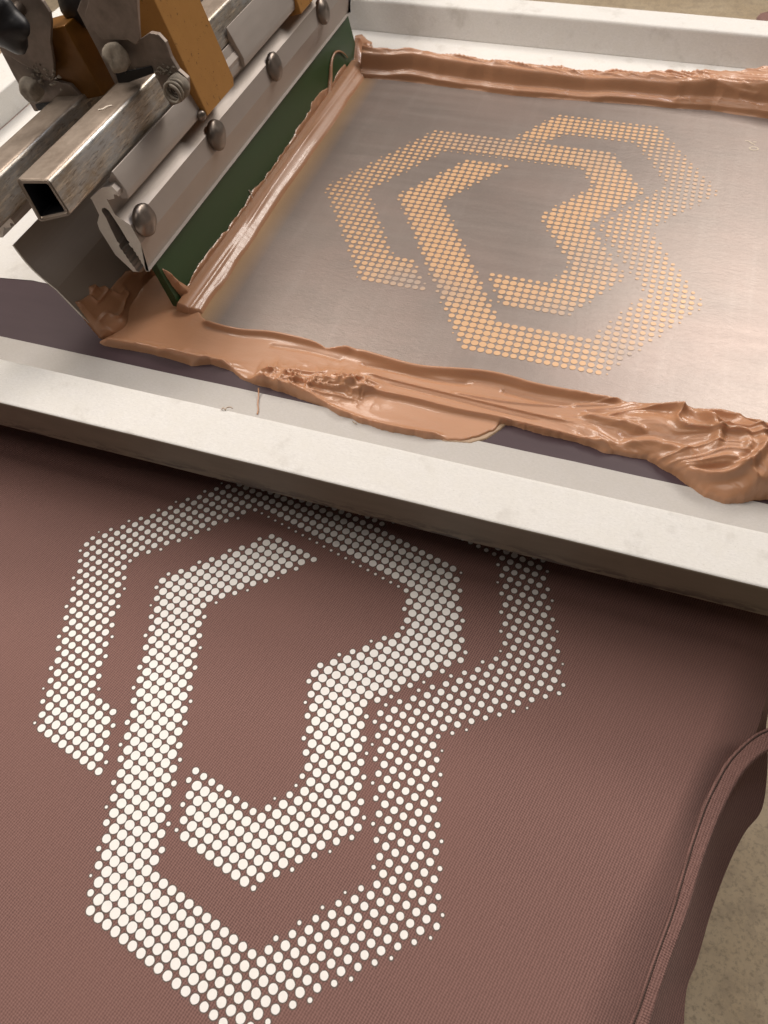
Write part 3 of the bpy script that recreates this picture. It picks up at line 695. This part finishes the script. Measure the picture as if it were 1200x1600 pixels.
def tf_h(X, Y, sd): return np.where(sd > 0, .035, np.clip(sd, -.1, 0))
ib = patch('ink_smear', tf, tf_h, .05, flat('sheer_ink', (.34, .235, .15), .4), None, (np.array([0, 0, ZM]), np.array([1, 0, 0.]), np.array([0, 1, 0.]), np.array([0, 0, 1.])), .1)
tag(ib, 'sheer olive tan smear of ink thinning out at the tip of the front film', 'ink')
st_ = [PP(p, bo_+bn*.12, bn) for p in [(503, 182), (507, 170), (513, 150), (516, 125), (517, 105), (519, 92), (524, 82), (531, 80), (538, 84), (543, 90)]]
st_ = spline(st_, 5)
tag(mesh_obj('ink_strand', *tube(st_, np.interp(np.arange(len(st_)), [0, 10, 25, len(st_)-1], [.30, .22, .10, .04]), 10), M['ink'], None, smooth=True), 'thin hooked strand of ink hanging on the green blade', 'ink')
fk = spline([PP(p, bo_+bn*.04, bn) for p in [(389, 297), (391, 301), (394, 309)]], 4)
tag(mesh_obj('ink_fleck', *tube(fk, .05, 6), M['light_thread'], None, smooth=True), 'tiny pale fleck on the middle of the green blade', 'fleck')

# ------------------------------------------------------------------ square tube over the squeegee
YT = 28.0
def square_tube(parent, tl, tr, br, bl_, y0, y1, wall=.26):
    o = fillet([tl, tr, br, bl_], .28, 4); c = np.mean([tl, tr, br, bl_], axis=0)
    h = fillet([np.array(p)+(c-np.array(p))*.235 for p in (tl, tr, br, bl_)], .14, 4)
    V, Fc = extrude_y(o, y0, y1, hole=h, ny=1)
    ob = mesh_obj('tube_wall', V, Fc, M['tube'], parent)
    bm = bmesh.new(); bm.from_mesh(ob.data); bmesh.ops.recalc_face_normals(bm, faces=bm.faces); bm.to_mesh(ob.data); bm.free()
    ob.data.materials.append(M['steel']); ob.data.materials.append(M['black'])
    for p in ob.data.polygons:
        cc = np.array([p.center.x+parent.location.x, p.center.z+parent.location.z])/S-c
        if abs(p.normal.y) < .3 and np.dot(cc, [p.normal.x, p.normal.z]) < 0: p.material_index = 2  # inner walls black: shade inside the tube put into the colour
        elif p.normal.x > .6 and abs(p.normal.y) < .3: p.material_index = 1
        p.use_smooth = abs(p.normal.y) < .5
    ob.modifiers.new('wn', 'WEIGHTED_NORMAL')
    return ob
TL, TR, BR, BL = (PY(p, YT) for p in ((24, 279), (76, 279), (112, 336), (62, 347)))
tb = tag(empty('square_tube', (-14, YT, 14.5)), 'scuffed hollow square steel tube with open end above the squeegee holder', 'steel tube', 'square steel tubes')
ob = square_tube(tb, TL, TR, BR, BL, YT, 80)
th = spline([PY(p, 0) and (PP(p, (0, 0, 15.45), (0.22, 0, .97))) for p in [(155, 177), (162, 176), (169, 172), (177, 170)]], 5)
tag(mesh_obj('lint_fibre', *tube(th+[0, 0, .15], .045, 6), M['light_thread'], None, smooth=True), 'short pale curled fibre lying on top of the square steel tube', 'lint')

# ------------------------------------------------------------------ back unit: flood bar with its own tube
fb0 = np.array([-18.35, 0, 10.5]); fb1 = np.array([-14.95, 0, ZM+.06]); fd = (fb0-fb1)/np.linalg.norm(fb0-fb1); fnn = np.array([fd[2], 0, -fd[0]])
fbr = tag(empty('flood_bar', (-18, 28.6, 10)), 'wide dark metal flood bar standing behind the squeegee, ink on its lower corner', 'flood bar')
# slightly bowed thin blade, end cut square
Vf = []; nn_ = 24; prof_f = []
for k in range(nn_+1):
    s = k/nn_; p = fb0*(1-s)+fb1*s; bow = .30*math.sin(math.pi*min(1, s*2.2))*(s < .4545)
    prof_f.append((p[0]-bow*fnn[0], p[2]-bow*fnn[2]))
prof_f2 = [(a-.13*fnn[0], b-.13*fnn[2]) for a, b in prof_f][::-1]
tri_extrude(prof_f+prof_f2, 28.6, 68, 'flood_blade', M['flood'], fbr, M['alu_cut'])
dx = -18.05-(-12.9)-.25; dz = 12.05-13.2+.25
headp = z5([(130, 752), (150, 762), (193, 752), (188, 718), (215, 722), (228, 737), (215, 700), (172, 655), (100, 665), (75, 682), (5, 748), (60, 840), (110, 840)])
tri_extrude([(a+dx, b+dz) for a, b in headp], 28.6, 68, 'clamp_profile', M['alu'], fbr, M['alu_cut'])
dx2, dz2 = -17.55-(-13.1), -1.1
tb2 = tag(empty('square_tube', (-19, 26, 13.5)), 'dark square steel tube at the left edge above the flood bar', 'steel tube', 'square steel tubes')
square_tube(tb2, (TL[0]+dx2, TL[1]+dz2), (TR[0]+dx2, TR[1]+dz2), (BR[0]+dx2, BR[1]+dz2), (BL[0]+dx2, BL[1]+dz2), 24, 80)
# ink on the flood bar
fo = fb1.copy(); fframe = (fo, np.array([0, 1, 0.]), fd, fnn)
def fl_uv(p): q = PP(p, fo, fnn); return (q[1], (q-fo) @ fd)
p3 = [fl_uv(p) for p in [(117, 472), (128, 468), (140, 460), (138, 448), (148, 444), (155, 449), (164, 446), (172, 452), (182, 440), (196, 424), (215, 418), (240, 400), (300, 380), (300, 450), (270, 500), (225, 505), (205, 512), (200, 524), (185, 531), (168, 530), (158, 526), (140, 505), (128, 488)]]
def fi_h(X, Y, sd):
    lump = np.exp(-(((X-fl_uv((180, 508))[0])/1.1)**2+((Y-fl_uv((180, 508))[1])/.9)**2))
    H = .16+.12*fbm(X*.6, Y*.9, 2, 2)+.75*lump+.20*(1-np.abs(vnoise(X*.8+1.5, Y*1.6, 4)))**4
    return np.where(sd > 0, H*np.sqrt(np.clip(sd, 0, .3)/.3)+.01, -.05)
ib = patch('ink_smear', p3, fi_h, .05, M['ink'], None, fframe, .2); tag(ib, 'brown ink coating the lower corner of the dark flood bar with a swollen drip', 'ink')

# ------------------------------------------------------------------ ochre hook brackets
tilt = np.array([-.27, 0, 1.0])
def bracket(label, px_near, px_far, x0, top_z, thick, mat=None):
    yn, zn = PX(px_near, x0); yf, zf = PX(px_far, x0); z = (zn+zf)/2
    e = empty('hook_bracket', (x0, yn, z)); tag(e, label, 'bracket', 'ochre hook brackets')
    h = top_z-z; n_ = 4; V = []
    b0 = np.array([x0, yn, z]); f_ = np.array([x0, yf, z])
    d = np.array([-thick, 0, -thick*.27])
    # front face with one clipped corner at the bottom far side
    face = [b0, b0+(f_-b0)*.93, f_+tilt*.35, f_+tilt*h, b0+tilt*h]
    V, Fc = extrude_dir(face, d)
    o = mesh_obj('bracket_block', V, Fc, mat or M['ochre'], e)
    bm = bmesh.new(); bm.from_mesh(o.data); bmesh.ops.recalc_face_normals(bm, faces=bm.faces); bm.to_mesh(o.data); bm.free()
    b = o.modifiers.new('bevel', 'BEVEL'); b.width = .07*S; b.segments = 2; b.limit_method = 'ANGLE'
    return e, b0, f_
bracket('large ochre bracket gripping the aluminium squeegee holder between two domed bolts', (325, 181), (369, 131), -11.35, 22, 2.0)
e2_ = bracket('ochre bracket deep between the two square tubes, coloured darker for its shade', (163, 152), (190, 120), -16.2, PX((110, 36), -17.0)[1], 2.6, flat('shaded_ochre_paint', (.20, .085, .012), .4, .3, var=.25, scale=1.5, bump=.1, dark=(.10, .045, .01)))  # darker copy of the ochre; shade between the tubes is in the colour
bracket('ochre bracket cut off by the top edge, farthest along the squeegee', (471, 22), (512, -26), -11.35, 22, 2.0)
# small pivot pin under the large bracket
y, z = PX((318, 178), -11.6)
tag(mesh_obj('pivot_pin', *dome((-11.75, y-.1, z-.05), (1, -.6, .2), .3, .2), M['bolt'], None, smooth=True), 'small round pin at the foot of the large ochre bracket', 'pin')

# ------------------------------------------------------------------ steel link plates with bolts
def zplate(pts, y): return [PY((x/3, yy/3), y) for x, yy in pts]
def plate(name, pts, y, thick, m, par, bevel=.05):
    o = tri_extrude(zplate(pts, y), y, y+thick, name, m, par)
    b = o.modifiers.new('bevel', 'BEVEL'); b.width = bevel*S; b.segments = 2; b.limit_method = 'ANGLE'; b.angle_limit = .7
    return o
lk = tag(empty('link_plate', (-13, 38, 16)), 'bent steel link plate hooked over the middle of the scuffed square tube', 'link plate', 'steel link plates')
plate('clamp_plate', [(360, 50), (400, -60), (640, -60), (650, 190), (700, 155), (740, 162), (775, 200), (800, 270), (835, 330), (880, 370), (882, 420), (850, 480), (800, 500), (790, 480), (708, 312), (620, 330), (540, 346), (558, 395), (545, 410), (455, 230)], 38.0, .3, M['plate'], lk)
plate('upper_plate', [(395, 70), (440, -80), (625, -80), (640, 0), (655, 182), (640, 208), (620, 204), (600, 190), (480, 190), (430, 130)], 37.5, .22, M['plate'], lk)
plate('gap_shade', [(540, 344), (708, 310), (722, 345), (700, 352), (590, 392), (556, 396)], 37.9, .08, M['black'], lk)  # black piece added to draw the shaded gap above the tube
def ybolt(px, y, r, h, m, par, name='bolt'):
    x, z = PY(px, y); V, Fc = dome((x, y, z), (0.001, -1, .0), r, h, 20, 5, dents=.22)
    return mesh_obj(name, V, Fc, m, par, smooth=True)
def dome2(c, r, h, par, m, name='bolt'):
    # bolt head facing the camera side (-y), rough
    V = []; Fc = []; seg = 22; rings = 6
    prof_ = [(r, 0), (r*1.02, -h*.5), (r*.92, -h*.85), (r*.7, -h), (r*.4, -h*1.08), (.02, -h*1.1)]
    for (rr, yy) in prof_:
        for s in range(seg):
            a = 2*math.pi*s/seg; p = np.array([c[0]+rr*math.cos(a), c[1]+yy, c[2]+rr*math.sin(a)])
            p = p+.16*noise.noise_vector(Vector(p)*1.7)*(rr > .05); V.append(p)
    for k in range(5):
        for s in range(seg): j = (s+1) % seg; Fc.append((k*seg+s, (k+1)*seg+s, (k+1)*seg+j, k*seg+j))
    return mesh_obj(name, V, Fc, m, par, smooth=True)
x, z = PY((181, 89), 37.3); dome2((x, 37.5, z), .72, .55, lk, M['grit'])
x, z = PY((276, 138), 37.6); dome2((x, 38.0, z), .62, .5, lk, M['grit'])
coil = [(x+.50*math.cos(a), 37.6-.05*a, z+.50*math.sin(a)) for a in np.linspace(0, 14, 90)]
mesh_obj('spring', *tube(coil, .09, 6), M['grit'], lk, smooth=True)
coil = [(x+(.06+.028*a)*math.cos(a), 37.42, z+(.06+.028*a)*math.sin(a)) for a in np.linspace(0, 14, 60)]
mesh_obj('thread_end', *tube(coil, .05, 6), M['bolt'], lk, smooth=True)
def crumbs(c, n, spread, y, par, seed):
    r_ = np.random.default_rng(seed); V = []; Fc = []
    for _ in range(n):
        x_, z_ = c[0]+r_.normal(0, spread), c[1]+r_.normal(0, spread*.7); rr = r_.uniform(.04, .15); k = len(V)
        V += [(x_+rr*d_[0]*r_.uniform(.5, 1.4), y-abs(d_[1])*rr*.6, z_+rr*d_[2]*r_.uniform(.5, 1.4)) for d_ in ((1, 0, 0), (0, 0, 1), (-1, 0, 0), (0, 0, -1), (0, 1, 0))]
        Fc += [(k, k+1, k+4), (k+1, k+2, k+4), (k+2, k+3, k+4), (k+3, k, k+4)]
    o = mesh_obj('dried_ink', V, Fc, M['grit'], par); o['kind'] = 'stuff'
crumbs(PY((192, 108), 37.9), 30, .4, 37.95, lk, 1); crumbs(PY((255, 110), 37.9), 30, .32, 37.97, lk, 2)
lk2 = tag(empty('link_plate', (-19, 37, 15)), 'bent steel link plate above the flood bar tube at the upper left', 'link plate', 'steel link plates')
plate('clamp_plate', [(0, 235), (0, 225), (60, 200), (230, 200), (240, 375), (260, 380), (330, 400), (420, 500), (360, 562), (318, 468), (240, 486), (165, 492), (176, 525), (160, 522), (60, 350)], 37.6, .3, M['plate'], lk2)
plate('upper_plate', [(0, 230), (-60, 130), (0, 30), (30, -40), (160, -40), (200, 10), (232, 60), (240, 110), (236, 200), (252, 300), (253, 370), (240, 382), (200, 372), (190, 340), (100, 300), (20, 250)], 37.1, .24, M['plate'], lk2)
plate('gap_shade', [(163, 490), (318, 466), (332, 505), (270, 508), (178, 520)], 37.5, .08, M['black'], lk2)  # added likewise: shade of the notch over the flood bar tube
crumbs(PY((66, 118), 37.0), 40, .42, 37.08, lk2, 3)
x, z = PY((49, 141), 36.9); dome2((x, 37.1, z), .68, .55, lk2, M['grit'])
# back cross plate seen between the links
# black clamp knobs at the top left corner
def knob(px, y, r, lab):
    x, z = PY(px, y); V = []; Fc = []; seg = 26; rings = 12
    for k in range(rings+1):
        a = math.pi*k/rings
        for s in range(seg):
            t_ = 2*math.pi*s/seg; lob = 1+.13*math.cos(5*t_)*math.sin(a)
            p = np.array([x+r*lob*math.sin(a)*math.cos(t_), y-.55*r*math.cos(a), z+r*lob*math.sin(a)*math.sin(t_)])
            V.append(p+.12*noise.noise_vector(Vector(p)*.9))
    for k in range(rings):
        for s in range(seg): j = (s+1) % seg; Fc.append((k*seg+s, (k+1)*seg+s, (k+1)*seg+j, k*seg+j))
    e = tag(empty('clamp_knob', (x, y, z)), lab, 'knob', 'black clamp knobs')
    mesh_obj('knob_grip', V, Fc, M['black'], e, smooth=True)
    mesh_obj('threaded_rod', *tube([(x, y, z), (x+.1, y+3, z+.4)], .35, 12), M['bolt'], e, smooth=True)
knob((8, 38), 35.6, 1.35, 'black rubber clamp knob in the top left corner before the link plate')
knob((122, -6), 39.5, 1.5, 'black rubber clamp knob at the top edge above the shaded ochre bracket')

# ------------------------------------------------------------------ small stray things
dr = [PZ((404, 606), ZM+.3), PZ((404, 618), ZM+.12), PZ((403, 630), ZM+.05), PZ((403.5, 640), ZM+.04), PZ((402, 647), ZM+.05)]
tag(mesh_obj('ink_thread', *tube(spline(dr, 6), .045, 6), M['ink'], None, smooth=True), 'hair thin thread of ink hanging from the front ink bank onto the tape', 'ink')
ln = [PZ(p, ZT+.06) for p in [(346, 640), (349, 637), (352, 640), (354, 637), (360, 636), (363, 638)]]
tag(mesh_obj('lint_fibre', *tube(spline(ln, 6), .035, 6), M['thread'], None, smooth=True), 'tiny curled dark fibre on the near pale frame rail', 'lint')
ln = [PZ(p, ZM+.05) for p in [(551, 658), (555, 661), (557, 662)]]
tag(mesh_obj('lint_fibre', *tube(spline(ln, 5), .03, 6), M['thread'], None, smooth=True), 'minute dark fibre on the grey tape below the ink bank', 'lint')
# shirt edge on the next station, top right corner
fs = [PZ(p, -6) for p in [(1183, 24), (1188, 19), (1200, 16), (1260, 8), (1260, 60), (1186, 30)]]
V, Fc = extrude_dir([(p[0], p[1], p[2]) for p in fs], (0, 0, -.6)); o = mesh_obj('far_shirt', V, Fc, M['rib'], None, bevel=.3)
tag(o, 'folded corner of another dark brown shirt behind the far rail at the top right', 'shirt')
